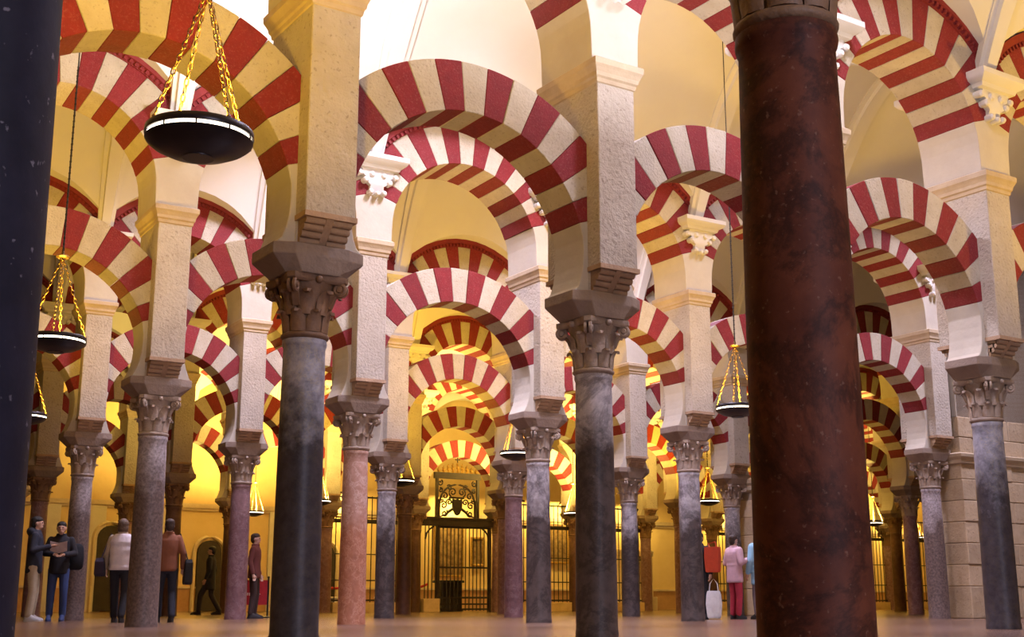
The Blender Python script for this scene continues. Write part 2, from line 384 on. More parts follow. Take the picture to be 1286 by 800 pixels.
def jit(o, s=.005): o.location.y += random.uniform(-s, s)
def make_arch(i, j, upper):
    a, b = P(i, j), P(i, j + 1); d = b - a
    if upper: nm, lab = 'upper_arch', 'upper striped arch of %s arcade, bay after its %s column from left' % (ROWN[i], col_ord(i, j))
    else: nm, lab = 'horseshoe_arch', 'lower red-and-cream horseshoe arch of %s arcade, bay after its %s column from left' % (ROWN[i], col_ord(i, j))
    t = thing(nm, lab, 'arch', a, math.atan2(d.y, d.x), ('upper' if upper else 'lower') + ' striped arches of the hall')
    t.scale = (d.length / BAY, 1, 1)
    kind = 'upper' if upper else ('low1' if i == 1 else 'low')
    for k in range(-7, 8): jit(put('voussoir', voussoir_mesh(kind, k), t), .004 if upper else .006)
    if not upper:
        put('springer', springer_mesh(kind, 0), t); put('springer', springer_mesh(kind, 1), t)
    else:
        h = put('hood_moulding', hood_mesh(), t); put('dentils', VM['dentils'], h)['kind'] = 'stuff'
    return t

# ------------------------------------------------------------------ column pieces
def leaf_mesh(w, h, out, m, r0=.172):
    b = MB(); secs = [(0, 0, .9), (.006, .35, 1.0), (.012, .68, .95), (out * .55, .92, .75), (out, 1.0, .55), (out * 1.12, .86, .30)]
    rings = []
    for k, (r, z, q) in enumerate(secs):
        hw = w / 2 * q; th = .018
        rings.append([(r0 + r, -hw, z * h), (r0 + r + th, -hw * .7, z * h), (r0 + r + th + .012, 0, z * h), (r0 + r + th, hw * .7, z * h), (r0 + r, hw, z * h)])
    return b.loft(rings).mesh('leaf', m, smooth=True, angle=.9)
CM = {}
def capital_meshes(m):
    if m.name in CM: return CM[m.name]
    bell = MB().lathe([(.178, 2.575), (.18, 2.70), (.19, 2.82), (.215, 2.92), (.25, 3.0), (.255, 3.02)], 24)
    bell.lathe([(.185, 2.53), (.205, 2.545), (.21, 2.56), (.205, 2.575), (.18, 2.59)], 28)
    # abacus with hollowed sides
    pl = []
    for q in range(4):
        for x, y in ((.285, -.235), (.262, -.12), (.25, 0), (.262, .12), (.285, .235)):
            c, s = math.cos(q * PI / 2), math.sin(q * PI / 2); pl.append((x * c - y * s, x * s + y * c))
    bell.loft([[(x * f, y * f, z) for x, y in pl] for f, z in ((.93, 3.005), (1.0, 3.025), (1.0, Z_CAP))])
    for q in range(4):     # bosses in the middle of each side
        a = q * PI / 2; bell.ball((.262 * math.cos(a), .262 * math.sin(a), 3.03), .035, 8, 5)
    bm_ = bell.mesh('capital', m, smooth=True, angle=.7)
    vol = MB()
    for sg in (-1, 1):
        vol.loft([[(.315 + r * math.cos(2 * PI * k / 14), sg * .012 + sg * y, 2.965 + r * math.sin(2 * PI * k / 14)) for k in range(14)] for r, y in ((.062, 0), (.062, .022), (.045, .03), (.03, .022), (.022, .036))])
    vol.loft([[(.20, -.03, 2.80), (.20, .03, 2.80), (.23, .03, 2.80), (.23, -.03, 2.80)], [(.235, -.03, 2.92), (.235, .03, 2.92), (.27, .03, 2.90), (.27, -.03, 2.90)], [(.28, -.026, 2.985), (.28, .026, 2.985), (.31, .026, 2.965), (.31, -.026, 2.965)]])
    vm_ = vol.mesh('volute', m, smooth=True, angle=.7)
    r = (bm_, leaf_mesh(.14, .185, .062, m), leaf_mesh(.15, .205, .085, m, .188), vm_)
    CM[m.name] = r; return r
SH = {}
def shaft_mesh(m, r):
    key = (m.name, r)
    if key not in SH:
        prof = [(r * 1.05, 0), (r * 1.05, .05), (r * 1.02, .07), (r * 1.02, .4), (r * 1.0, 1.0), (r * .97, 1.7), (r * .925, 2.35), (r * .915, 2.46), (r * .96, 2.475), (r * .98, 2.50), (r * .96, 2.53)]
        SH[key] = MB().lathe(prof, 48).mesh('shaft', m, smooth=True, angle=.6)
    return SH[key]
top8 = [(.425, -.24), (.425, .24), (.25, .325), (-.25, .325), (-.425, .24), (-.425, -.24), (-.25, -.325), (.25, -.325)]
bot8 = [(.29, -.18), (.29, .18), (.18, .29), (-.18, .29), (-.29, .18), (-.29, -.18), (-.18, -.29), (.18, -.29)]
IMP = MB().loft([[(x * .98, y * .98, Z_CAP) for x, y in bot8], [(x, y, Z_CAP + .015) for x, y in bot8],
                 [(x, y, 3.215) for x, y in top8], [(x, y, Z_IMP) for x, y in top8]]).mesh('impost_block', IMPOST, bevel=.006)

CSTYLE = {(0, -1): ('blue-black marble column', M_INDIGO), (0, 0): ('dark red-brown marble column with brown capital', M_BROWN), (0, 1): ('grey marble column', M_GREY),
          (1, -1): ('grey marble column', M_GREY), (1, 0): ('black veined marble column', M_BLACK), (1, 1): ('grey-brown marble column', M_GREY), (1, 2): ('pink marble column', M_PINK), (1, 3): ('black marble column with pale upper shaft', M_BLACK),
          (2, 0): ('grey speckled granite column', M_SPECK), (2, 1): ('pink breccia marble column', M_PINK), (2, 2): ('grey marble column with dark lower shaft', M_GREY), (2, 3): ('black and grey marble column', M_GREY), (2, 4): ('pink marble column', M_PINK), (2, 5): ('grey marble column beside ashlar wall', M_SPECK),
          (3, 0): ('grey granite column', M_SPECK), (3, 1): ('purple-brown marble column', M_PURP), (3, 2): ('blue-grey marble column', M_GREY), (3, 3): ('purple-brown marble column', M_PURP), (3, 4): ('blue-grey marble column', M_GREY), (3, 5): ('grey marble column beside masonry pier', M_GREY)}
def make_column(i, j):
    base, m = CSTYLE.get((i, j), (('brown marble column', M_DKBROWN) if (i + j) % 2 else ('purple-brown marble column', M_PURP)))
    lab = '%s, %s from left in the %s arcade' % (base, col_ord(i, j), ROWN[i])
    c = thing('marble_column', lab, 'column', P(i, j), PHI(i) , 'columns of the arcades')
    r = {(0, 0): .208, (0, -1): .205, (2, 5): .2, (2, 0): .205}.get((i, j), .197)
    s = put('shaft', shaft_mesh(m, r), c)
    cm = CAPDARK if i == 0 or (i, j) in ((1, 0),) or i >= 4 else CAPST
    bell, l1, l2, vol = capital_meshes(cm)
    k = put('capital', bell, c)
    for q in range(8): put('leaf', l1, k, (0, 0, 2.585), q * PI / 4)
    for q in range(8): put('leaf', l2, k, (0, 0, 2.73), q * PI / 4 + PI / 8)
    for q in range(4): put('volute', vol, k, None, q * PI / 2 + PI / 4)
    put('impost_block', IMP, c)
    return c

# ------------------------------------------------------------------ pier pieces (above a column)
def pier_meshes():
    if 'pier' in VM: return VM['pier']
    body = MB().box(-PIER_HW, PIER_HW, -PIER_T, PIER_T, Z_PIL, Z_COR + .02).box(-PIER_HW, PIER_HW, -ARCH_T - .012, ARCH_T + .012, Z_IMP, Z_PIL).mesh('pier_shaft', PIERST, bevel=.008)
    mod = MB()
    n = 4
    for k in range(n):        # rolls stepping outwards
        z = Z_IMP + .03 + k * .052; y = ARCH_T + .025 + k * .043; r = .032
        for x0, x1 in ((-.215, -.035), (.035, .215)):
            mod.loft([[(x, -y + -r * math.cos(2 * PI * q / 12), z + r * math.sin(2 * PI * q / 12)) for q in range(12)] for x in (x0, x1)])
        mod.box(-.215, .215, -y + .005, -ARCH_T + .05, z - .03, z + .034)
    mod.loft([[(-.035, -ARCH_T - .02, Z_IMP), (.035, -ARCH_T - .02, Z_IMP), (.035, -ARCH_T + .03, Z_IMP), (-.035, -ARCH_T + .03, Z_IMP)],
              [(-.035, -PIER_T - .012, Z_PIL - .03), (.035, -PIER_T - .012, Z_PIL - .03), (.035, -ARCH_T + .03, Z_PIL - .03), (-.035, -ARCH_T + .03, Z_PIL - .03)]])
    mod.box(-.245, .245, -PIER_T - .022, -ARCH_T + .05, Z_PIL - .035, Z_PIL + .012)
    modm = mod.mesh('modillion', MODIL, smooth=True, angle=.6)
    prof = [(0.0, Z_COR), (.012, Z_COR + .01), (.018, Z_COR + .05), (.034, Z_COR + .07), (.04, Z_COR + .11), (.058, Z_COR + .15), (.075, Z_COR + .18), (.078, Z_UP), (.062, Z_UP + .015)]
    cor = MB().loft([[(-PIER_HW - e, -PIER_T - e, z), (PIER_HW + e, -PIER_T - e, z), (PIER_HW + e, PIER_T + e, z), (-PIER_HW - e, PIER_T + e, z)] for e, z in prof]).mesh('cornice', CORN)
    hb = BAY / 2; half = [(.298, Z_UP), (hb - UP_RI, UP_C)] + [(hb - UP_RI * math.cos(a), UP_C + UP_RI * math.sin(a)) for a in (math.radians(6), math.radians(12), math.radians(18))]
    poly = half + [(0, UP_C + hb * math.tan(math.radians(18)))] + [(-x, z) for x, z in reversed(half)]
    upm = MB().prism(poly, -PIER_T, PIER_T).mesh('upper_block', PLASTER, bevel=.006)
    cb = MB()
    cb.loft([[(-x, -PIER_T - y, z), (x, -PIER_T - y, z), (x, -PIER_T + .05, z), (-x, -PIER_T + .05, z)] for x, y, z in
             ((.26, .08, 6.80), (.34, .15, 6.82), (.36, .17, 6.87), (.42, .23, 6.90), (.45, .27, 6.95), (.45, .27, 7.02))])
    cb.loft([[(-x, -PIER_T - y, z), (x, -PIER_T - y, z), (x, -PIER_T + .05, z), (-x, -PIER_T + .05, z)] for x, y, z in
             ((.09, .015, 6.42), (.12, .04, 6.46), (.11, .07, 6.56), (.17, .09, 6.60), (.18, .09, 6.68), (.26, .09, 6.72), (.27, .10, 6.81))])
    for x, z, r in ((-.11, 6.45, .045), (.11, 6.45, .045), (0, 6.43, .04), (-.2, 6.63, .05), (.2, 6.63, .05), (-.30, 6.73, .05), (.30, 6.73, .05), (-.1, 6.73, .05), (.1, 6.73, .05)):
        cb.loft([[(x + q * math.cos(2 * PI * k / 10), -PIER_T + .02 - y, z + q * math.sin(2 * PI * k / 10)) for k in range(10)] for q, y in ((r, 0), (r, .12), (r * .6, .145))])
    cbm = cb.mesh('vault_corbel', VAULT, smooth=True, angle=.6)
    VM['pier'] = (body, modm, cor, upm, cbm); return VM['pier']
def make_pier(i, j):
    t = thing('stone_pier', 'limestone pier standing on the %s column from left in the %s arcade' % (col_ord(i, j), ROWN[i]), 'pier', P(i, j), PHI(i), 'piers above the columns')
    body, mod, cor, up, cb = pier_meshes()
    put('pier_shaft', body, t); put('modillion', mod, t); put('modillion', mod, t, None, PI)
    put('cornice', cor, t); put('upper_block', up, t); put('vault_corbel', cb, t); put('vault_corbel', cb, t, None, PI)

for i, (j0, j1) in RANGE.items():
    jmax = 5 if i == 2 else j1
    for j in range(j0, jmax + 1):
        make_column(i, j); make_pier(i, j)
    for j in range(j0, jmax):
        make_arch(i, j, False); make_arch(i, j, True)

# ------------------------------------------------------------------ ashlar wall closing the third arcade, and a masonry pier
def ashlar_wall(name, label, a, length, thick, height, rotz, ch=.42, bl=.78, struct=True, cat=None, hmax=3.75):
    if struct: t = put(name, None, None, a, rotz); t['label'] = label; t['kind'] = 'structure'
    else: t = thing(name, label, cat, a, rotz)
    MB().box(.02, length - .02, -thick / 2 + .02, thick / 2 - .02, 0, height).build('mortar_core', MORTAR, t)
    meshes = {}
    z = 0; r = 0
    while z < hmax:
        x = 0 if r % 2 == 0 else -bl / 2
        h = ch if r else .62
        while x < length - .01:
            x0, x1 = max(0, x), min(length, x + bl)
            wd = round(x1 - x0, 2)
            if wd > .05:
                if (wd, h) not in meshes: meshes[(wd, h)] = MB().box(.006, wd - .006, -thick / 2, thick / 2, .006, h - .006).mesh('ashlar_block', ASHLAR, bevel=.012)
                q = put('ashlar_block', meshes[(wd, h)], t, (x0, random.uniform(-.012, .012), z))
            x += bl
        z += h; r += 1
    return t, z
t, z = ashlar_wall('wall_ashlar', 'sandstone block wall closing the third arcade behind the grey column', P(2, 5) + Vector((math.cos(PHI(2)), math.sin(PHI(2)), 0)) * .36, 6.0, 1.0, 8.2, PHI(2))
MB().loft([[(-e, -.5 - e, zz), (6, -.5 - e, zz), (6, .5 + e, zz), (-e, .5 + e, zz)] for e, zz in ((.0, 3.02), (.04, 3.04), (.05, 3.10), (.09, 3.16), (.10, 3.22), (.02, 3.25))]).build('string_course', CORN, t)
MB().box(0, 6, -.48, .48, z, 8.4).build('upper_wall', PLASTER, t)
t, z = ashlar_wall('masonry_pier', 'tall sandstone block pier beside the grey column of the fourth arcade', P(3, 5) + Vector((math.cos(PHI(3)), math.sin(PHI(3)), 0)) * .34, .95, 1.0, 2.95, PHI(3), struct=False, cat='pier', bl=.95, hmax=2.6)
MB().loft([[(-e, -.5 - e, zz), (.95 + e, -.5 - e, zz), (.95 + e, .5 + e, zz), (-e, .5 + e, zz)] for e, zz in ((.0, 2.90), (.04, 2.95), (.05, 3.05), (.09, 3.12), (.10, 3.2), (.02, 3.25))]).build('cornice', CORN, t)

# ------------------------------------------------------------------ hanging dish lamps
def lamp_meshes():
    dish = MB().lathe([(.02, -.095), (.09, -.095), (.092, -.088), (.10, -.086), (.20, -.062), (.27, -.028), (.305, 0), (.312, .012), (.30, .014), (.26, -.012), (.10, -.06), (.02, -.068)], 48).mesh('dish', LAMPBLK, smooth=True, angle=.7)
    rim = MB().lathe([(.300, .036), (.313, .034), (.316, .04), (.313, .075), (.306, .082), (.297, .078), (.295, .045)], 48)
    # open ring: drop caps
    rim.f = rim.f[:-2]
    n = 48; last = 6 * n
    rim.f += [(k, (k + 1) % n, last + (k + 1) % n, last + k) for k in range(n)]
    rimm = rim.mesh('rim_ring', LAMPBLK, smooth=True, angle=.7)
    glow = MB().lathe([(.296, .006), (.2995, .010), (.2995, .040), (.296, .044)], 48); glow.f = glow.f[:-2]
    glowm = glow.mesh('glowing_diffuser', GLOW, smooth=True)
    st = MB()
    for k in range(10):
        a = 2 * PI * k / 10 + .2
        c, s = math.cos(a), math.sin(a); st.tube([(.309 * c, .309 * s, .005), (.309 * c, .309 * s, .045)], .005, 4)
    stm = st.mesh('strut', LAMPBLK)
    top = Vector((0, 0, .98)); chains = []
    for k in range(4):
        a = 2 * PI * k / 4 + .5; b = Vector((.30 * math.cos(a), .30 * math.sin(a), .085)); d = (top - b); L = d.length; d.normalize()
        s1 = d.cross(Vector((0, 0, 1))).normalized(); s2 = d.cross(s1)
        m = MB(); nl = 19; pitch = L / nl
        m.tube([b, b + d * pitch * 1.2], .006, 5); m.ball(tuple(b), .014, 6, 4)
        for q in range(1, nl):
            c = b + d * (pitch * (q + .5)); m.ring(c, (pitch * .60, .013), .0048, d, s1 if q % 2 else s2, 10, 5)
        chains.append(m.mesh('chain', BRASS, smooth=True))
    col = MB().lathe([(.02, .95), (.06, .955), (.075, .97), (.06, .985), (.02, .99), (.015, 1.03), (.006, 1.06)], 16).mesh('collar', BRASS, smooth=True, angle=.6)
    return dish, rimm, glowm, stm, chains, col
GLOW = emit('lamp_diffuser_glow', (1.0, .86, .66), 5.0)
LM = lamp_meshes()
def make_lamp(loc, label, power, color, ceil=9.85, rot=0.0):
    t = thing('hanging_lamp', label, 'lamp', loc, rot, 'hanging dish lamps')
    put('dish', LM[0], t); put('rim_ring', LM[1], t); put('glowing_diffuser', LM[2], t); put('strut', LM[3], t)
    for c in LM[4]: put('chain', c, t)
    put('collar', LM[5], t)
    h = ceil - loc[2]
    m = MB(); z = 1.05; k = 0
    m.tube([(0, 0, 1.04), (0, 0, h)], .008, 5)
    while z < min(h, 3.2): m.ring((0, 0, z), (.02, .012), .0045, (0, 0, 1), (1, 0, 0) if k % 2 else (0, 1, 0), 8, 4); z += .034; k += 1
    m.build('suspension_chain', CABLE, t)
    l = area_light('lamp_bulb', (0, 0, .03), (PI, 0, 0), .5, power, color); l.parent = t
    return t
LAMPS = [((250, 180), 2.95, 'large dark dish lamp on brass chains near the second arcade', 1.5, WARM),
         ((70, 432), 3.03, 'dish lamp hanging beside the blue-black column', 1.0, WARM),
         ((926, 516), 3.05, 'brass-chained dish lamp beside the dark red-brown column', 1.0, WARM),
         ((648, 572), 3.05, 'dish lamp hanging above the purple-brown column of the fourth arcade', 1.0, WARM),
         ((504, 606), 3.05, 'small dish lamp peeping out behind the blue-grey column', 2.0, WARM),
         ((402, 631), 3.05, 'small dish lamp behind the black veined column', 4.0, GOLD),
         ((32, 526), 3.05, 'dish lamp half hidden at the edge of the blue-black column', 1.0, WARM),
         ((319, 645), 3.05, 'small far dish lamp above the red banner', 9.0, GOLD),
         ((720, 646), 3.05, 'small far dish lamp between the central columns and grey-brown column', 9.0, GOLD),
         ((890, 631), 3.05, 'dish lamp hanging above the orange-red bag', 2.0, WARM),
         ((1098, 658), 3.05, 'far dish lamp in front of the golden grille', 7.0, GOLD),
         ((1152, 676), 3.05, 'far dish lamp behind the grey column by the ashlar wall', 6.0, GOLD)]
for k, ((u, v), z, lab, pw, c) in enumerate(LAMPS):
    make_lamp(at_height(u, v, z), lab, LAMP_W * pw, c, rot=.3 + k)

make_lamp((-2.6, 1.2, 3.05), 'added unseen dish lamp filling the camera nave with warm light', LAMP_W, WARM)  # unseen lamp added as warm fill for the foreground
make_lamp((3.2, 3.6, 4.6), 'second added unseen dish lamp warming the camera nave', LAMP_W * .6, WARM)  # another unseen lamp added to warm the foreground
make_lamp((10.6, 14.4, 3.05), 'added unseen dish lamp warming the second nave', LAMP_W * 2.5, WARM)  # unseen lamp added to warm the vault ribs at the side
make_lamp((-2.28, 14.3, 5.75), 'added dish lamp with cool bulbs hidden behind the pier on the black veined column', LAMP_W * 1.75, COOL)  # hidden lamp added to whiten the vault and upper arch fronts
make_lamp(at_height(985, 105, 4.55), 'added dish lamp with cool bulbs hidden behind the dark red-brown column', LAMP_W * 1.2, COOL)  # hidden lamp added to cool and brighten the upper piers

FILL_DISC = emit('added_glow_disc', (.80, .82, 1.0), 2.0)  # glowing disc added with the crown fill lights, no opening above it
# plaster rings and glowing discs added around the crown fill lights
for (i, jj, pw) in CROWN_FILLS:
    a, b = P(i, math.floor(jj)).lerp(P(i, math.floor(jj) + 1), jj % 1), P(i + 1, math.floor(jj)).lerp(P(i + 1, math.floor(jj) + 1), jj % 1)
    c = (a + b) / 2
    o = MB().ring((0, 0, 0), .78, .07, (1, 0, 0), (0, 1, 0), 32, 8).build('added_light_ring_%d' % (CROWN_FILLS.index((i, jj, pw)) + 1), VAULT, smooth=True)
    o.location = (c.x, c.y, 9.66); structure(o); MB().lathe([(.01, .01), (.74, .01), (.74, .03), (.01, .03)], 32).build('glow_disc', FILL_DISC, o); o['label'] = 'round plaster ring holding an added light disc in the vault crown'

# ------------------------------------------------------------------ back wall details
def on_back_wall(u, v):
    """point of the far wall seen at a photo point, as (distance along the wall, height)"""
    ph = PHI(6); d = Vector((math.cos(ph), math.sin(ph), 0)); n = Vector((-math.sin(ph), math.cos(ph), 0)); A = P(6, -6) - n * .25
    a = (u - 643) / F_PX; b = (400 - v) / F_PX; c, s = math.cos(PITCH), math.sin(PITCH); r = Vector((a, c - b * s, s + b * c))
    k = A.dot(n) / r.dot(n); q = r * k + Vector((0, 0, CAM_Z)); return (q - A).dot(d), q.z
BASE = mat('ochre_dado_stone', (.46, .26, .11), .7, (.36, .19, .08), 3, .2, 14)
DARKOPEN = mat('dark_doorway_fill', (.035, .022, .014), .7, (.02, .012, .008), 5, .2, 14)  # flat dark colour standing in for the darkness inside the arched doorways
PAINT = mat('dark_oil_painting', (.10, .05, .02), .35, (.25, .16, .07), 6, spread=.3)
GILT = mat('gilt_frame', (.60, .38, .10), .35, (.35, .2, .05), 20, metal=.8)
def back_obj(name): o = put(name, None, back, (0, -.25, 0)); return o
x0 = 0; L = (P(6, 16) - P(6, -6)).length
MB().box(0, L, -.30, -.24, 0, .75).build('dado', BASE, back); MB().box(0, L, -.33, -.24, .75, .82).build('dado_rail', CORN, back)
MB().box(0, L, -.34, -.24, 3.45, 3.6).box(0, L, -.30, -.24, 3.36, 3.45).build('string_course', CORN, back)
for u in (60, 118, 170, 205, 300, 345):
    x, _ = on_back_wall(u, 700); MB().box(x - .28, x + .28, -.36, -.24, 0, 3.4).build('pilaster', PLASTER, back, bevel=.01)
for n_, u in enumerate((136, 262, 405)):
    x, _ = on_back_wall(u, 700); hw = .42; zt = 2.35 if n_ == 0 else 1.95
    poly = [(x - hw, .02), (x + hw, .02), (x + hw, zt)] + [(x + hw * math.cos(PI * k / 10), zt + hw * math.sin(PI * k / 10)) for k in range(1, 10)] + [(x - hw, zt)]
    o = MB().prism(poly, -.37, -.25).build('door_%d' % (n_ + 1), DARKOPEN); structure(o); o['label'] = 'dark round-headed doorway panel in the far ochre wall'
    o.location = back.location; o.rotation_euler = back.rotation_euler
    q = [(x - hw - .12, 0), (x - hw - .12, zt)] + [(x - (hw + .12) * math.cos(PI * k / 12), zt + (hw + .12) * math.sin(PI * k / 12)) for k in range(1, 12)] + [(x + hw + .12, zt), (x + hw + .12, 0)]
    MB().tube([(a, -.33, b) for a, b in q], .07, 6).build('door_frame', CORN, o)

# ------------------------------------------------------------------ iron screens and the gate of the last arcade
BAR = MB().tube([(0, 0, .12), (0, 0, 3.42)], .016, 6).mesh('bar', IRON)
BARL = MB().tube([(0, 0, .0), (0, 0, 2.72)], .017, 6).mesh('bar', IRON)
PLINTH = mat('grille_plinth_stone', (.62, .44, .22), .8, (.5, .34, .16), 4, .2, 18)
def screen(j, label):
    a, b = P(5, j), P(5, j + 1); d = b - a; L = d.length
    t = thing('iron_screen', label, 'grille', a, math.atan2(d.y, d.x), 'iron screens of the sixth arcade')
    MB().box(.22, L - .22, -.16, .16, 0, .30).build('plinth', PLINTH, t, bevel=.01)
    n = 15
    for k in range(n): put('bar', BAR, t, (.32 + (L - .64) * k / (n - 1), 0, .15))
    for z, h in ((.34, .05), (.95, .035), (1.75, .03), (2.72, .12), (3.50, .05)): MB().box(.24, L - .24, -.03, .03, z, z + h).build('rail', IRON, t)
SCN = ['behind the pink column', 'behind the dark lower shaft right of the gate', 'behind the grey-brown column', 'beside the white monument', 'behind the orange-red bag', 'hidden mostly by the red-brown column', 'behind the red-brown column', 'with golden light, seen under the ashlar wall']
for k, j in enumerate((3, 5, 6, 8, 9, 10, 11)):
    screen(j, 'black iron bar screen, ' + SCN[[0, 1, 2, 4, 5, 6, 7][k]])
a, b = P(5, 4), P(5, 5); d = b - a; GL = d.length
gate = thing('iron_gate', 'dark wrought-iron gate with scrolled crest under the central arch', 'gate', a, math.atan2(d.y, d.x))
g0, g1 = .82, 2.74             # the leaf; left of it a fixed panel on a plinth
MB().box(.24, g0, -.2, .2, 0, .42).build('plinth', PLINTH, gate, bevel=.01)
for k in range(14): put('bar', BARL, gate, (g0 + .06 + (g1 - g0 - .12) * k / 13, 0, .03))
for k in range(4): MB().tube([(.36 + .13 * k, 0, .42), (.36 + .13 * k, 0, 2.75)], .017, 6).build('bar', IRON, gate)
for z, h in ((.06, .05), (.22, .05), (.42, .06), (1.38, .05), (2.66, .08)): MB().box(g0, g1, -.03, .03, z, z + h).build('rail', IRON, gate)
for x in (g0, g1): MB().box(x - .045, x + .045, -.06, .06, 0, 2.75).build('gate_post', BRONZE, gate)
MB().box(.24, 2.84, -.10, .10, 2.72, 2.96).box(.20, 2.88, -.13, .13, 2.93, 3.0).build('lintel', BRONZE, gate)
for sx, x in ((1, .36), (-1, 2.72)):
    MB().tube([(x, 0, 2.30), (x + sx * .05, 0, 2.48), (x + sx * .15, 0, 2.60), (x + sx * .30, 0, 2.70)], .03, 6).build('bracket', BRONZE, gate)
cx = 1.52
ov = MB().box(cx - .80, cx - .72, -.05, .05, 3.0, 4.35).box(cx + .72, cx + .80, -.05, .05, 3.0, 4.35).box(cx - .86, cx + .86, -.06, .06, 4.26, 4.46).build('overthrow_frame', BRONZE, gate)
arc = [(cx + .66 * math.cos(PI * k / 20), 0, 3.42 + .66 * math.sin(PI * k / 20)) for k in range(21)]
MB().tube([(cx + .66, 0, 3.0)] + arc + [(cx - .66, 0, 3.0)], .032, 6).build('overthrow_arch', BRONZE, gate)
def spiral(c, r, turns, sx, a0=0.0, n=30): return [(c[0] + sx * r * (1 - .8 * k / n) * math.cos(a0 + 2 * PI * turns * k / n), 0, c[1] + r * (1 - .8 * k / n) * math.sin(a0 + 2 * PI * turns * k / n)) for k in range(n + 1)]
for sx in (-1, 1):
    for (x, z), r, tn, a0 in (((.17, 3.83), .15, 1.4, -1.2), ((.46, 3.70), .13, 1.3, -.6), ((.50, 3.40), .12, 1.3, 1.0), ((.47, 3.14), .12, 1.2, 2.2), ((.64, 4.12), .10, 1.2, 2.0), ((.30, 3.98), .09, 1.2, .5), ((.30, 3.50), .11, 1.3, -.2), ((.62, 3.88), .08, 1.2, 1.2), ((.62, 3.55), .09, 1.2, 2.6)):
        MB().tube(spiral((cx + sx * x, z), r, tn, sx, a0), .026, 5).build('scroll', BRONZE, gate)
    MB().tube([(cx + sx * .14, 0, 3.30), (cx + sx * .3, 0, 3.20), (cx + sx * .45, 0, 3.08), (cx + sx * .62, 0, 3.03)], [.05, .045, .035, .02], 6).build('scroll', BRONZE, gate)
sh = [(-.17, 3.62), (-.19, 3.50), (-.17, 3.28), (-.08, 3.12), (0, 3.07), (.08, 3.12), (.17, 3.28), (.19, 3.50), (.17, 3.62), (.06, 3.58), (0, 3.64), (-.06, 3.58)]
MB().prism([(cx + x, z) for x, z in sh], -.04, .04).build('shield', BRONZE, gate, bevel=.01)
for k in range(9):
    x = cx - .7 + 1.4 * k / 8; h = .10 + .22 * (1 - abs(k - 4) / 4.5)
    MB().tube([(x, 0, 4.45), (x + .03, 0, 4.45 + h * .5), (x - .02, 0, 4.45 + h), (x + .01, 0, 4.45 + h + .06)], [.04, .05, .035, .01], 6).ball((x, 0, 4.45 + h * .6), .06, 7, 5).build('crest_finial', GILT, gate)
MB().tube([(cx, 0, 4.7), (cx, 0, 5.0)], .02, 5).tube([(cx - .09, 0, 4.9), (cx + .09, 0, 4.9)], .02, 5).build('cross', BRONZE, gate)

# ------------------------------------------------------------------ furnishings beyond the gate
REDF = mat('red_cloth', (.45, .015, .02), .7, (.33, .01, .014), 10)
WHITEF = mat('white_cloth', (.75, .72, .68), .8)
BLACKF = mat('black_lacquer', (.012, .012, .014), .35)
ph6 = PHI(6); dirx = Vector((math.cos(ph6), math.sin(ph6), 0)); diry = Vector((-math.sin(ph6), math.cos(ph6), 0))
def bay5(j, s, t): return P(5, j) + dirx * s + diry * t
c = thing('console_table', 'black console with stepped top behind the iron gate', 'table', bay5(4, 2.4, 2.2), ph6)
MB().box(-.40, .40, -.25, .25, .08, .95).build('body', BLACKF, c, bevel=.01); MB().box(-.46, .46, -.3, .3, .95, 1.03).build('top', BLACKF, c, bevel=.01); MB().box(-.43, .43, -.28, .28, 0, .08).build('foot_board', BLACKF, c)
for k, (jj, s) in enumerate(((4, .6), (3, 1.0))):
    c = thing('rope_barrier', 'red rope barrier with two posts behind the %s' % ('iron gate' if k == 0 else 'screen left of the gate'), 'barrier', bay5(jj, s, 1.6), ph6, 'red rope barriers')
    for x in (-.7, .7): MB().lathe([(.14, 0), (.14, .03), (.03, .05), (.025, .9), (.04, .93), (.02, .98)], 14, (x, 0)).build('post', GILT, c, smooth=True, angle=.6)
    MB().tube([(-.7 + 1.4 * q / 10, 0, .90 - .16 * (1 - ((q - 5) / 5) ** 2)) for q in range(11)], .04, 8).build('rope', REDF, c, smooth=True)
    w2 = thing('covered_bench', 'low bench under a white cloth behind the %s' % ('iron gate' if k == 0 else 'screen left of the gate'), 'bench', bay5(jj, s - .2, 2.4), ph6, 'white covered benches')
    MB().box(-.6, .6, -.2, .2, .42, .48).build('seat', WHITEF, w2, bevel=.015)
    for x in (-.52, .52): MB().box(x - .05, x + .05, -.18, .18, 0, .42).build('leg', WHITEF, w2)
def picture(u, v, wd, ht, label):
    x, z = on_back_wall(u, v); o = thing('framed_painting', label, 'painting', back.matrix_basis @ Vector((x, -.25, z)), ph6, 'paintings on the far wall')
    MB().box(-wd / 2, wd / 2, -.04, 0, -ht / 2, ht / 2).build('canvas', PAINT, o)
    f = MB()
    for (p, q, r, s_) in ((-wd / 2 - .07, wd / 2 + .07, ht / 2, ht / 2 + .08), (-wd / 2 - .07, wd / 2 + .07, -ht / 2 - .08, -ht / 2), (-wd / 2 - .08, -wd / 2, -ht / 2, ht / 2), (wd / 2, wd / 2 + .08, -ht / 2, ht / 2)):
        f.box(p, q, -.08, 0, r, s_)
    f.build('frame', GILT, o, bevel=.01)
picture(563, 690, 1.1, 1.9, 'tall dark painting seen through the gate bars')
picture(599, 693, .45, .95, 'small dark framed painting near the gate post')
picture(701, 680, .8, 1.6, 'dark painting behind the screen beside the grey column')
picture(1117, 692, .7, 1.1, 'dark painting behind the far golden screen')
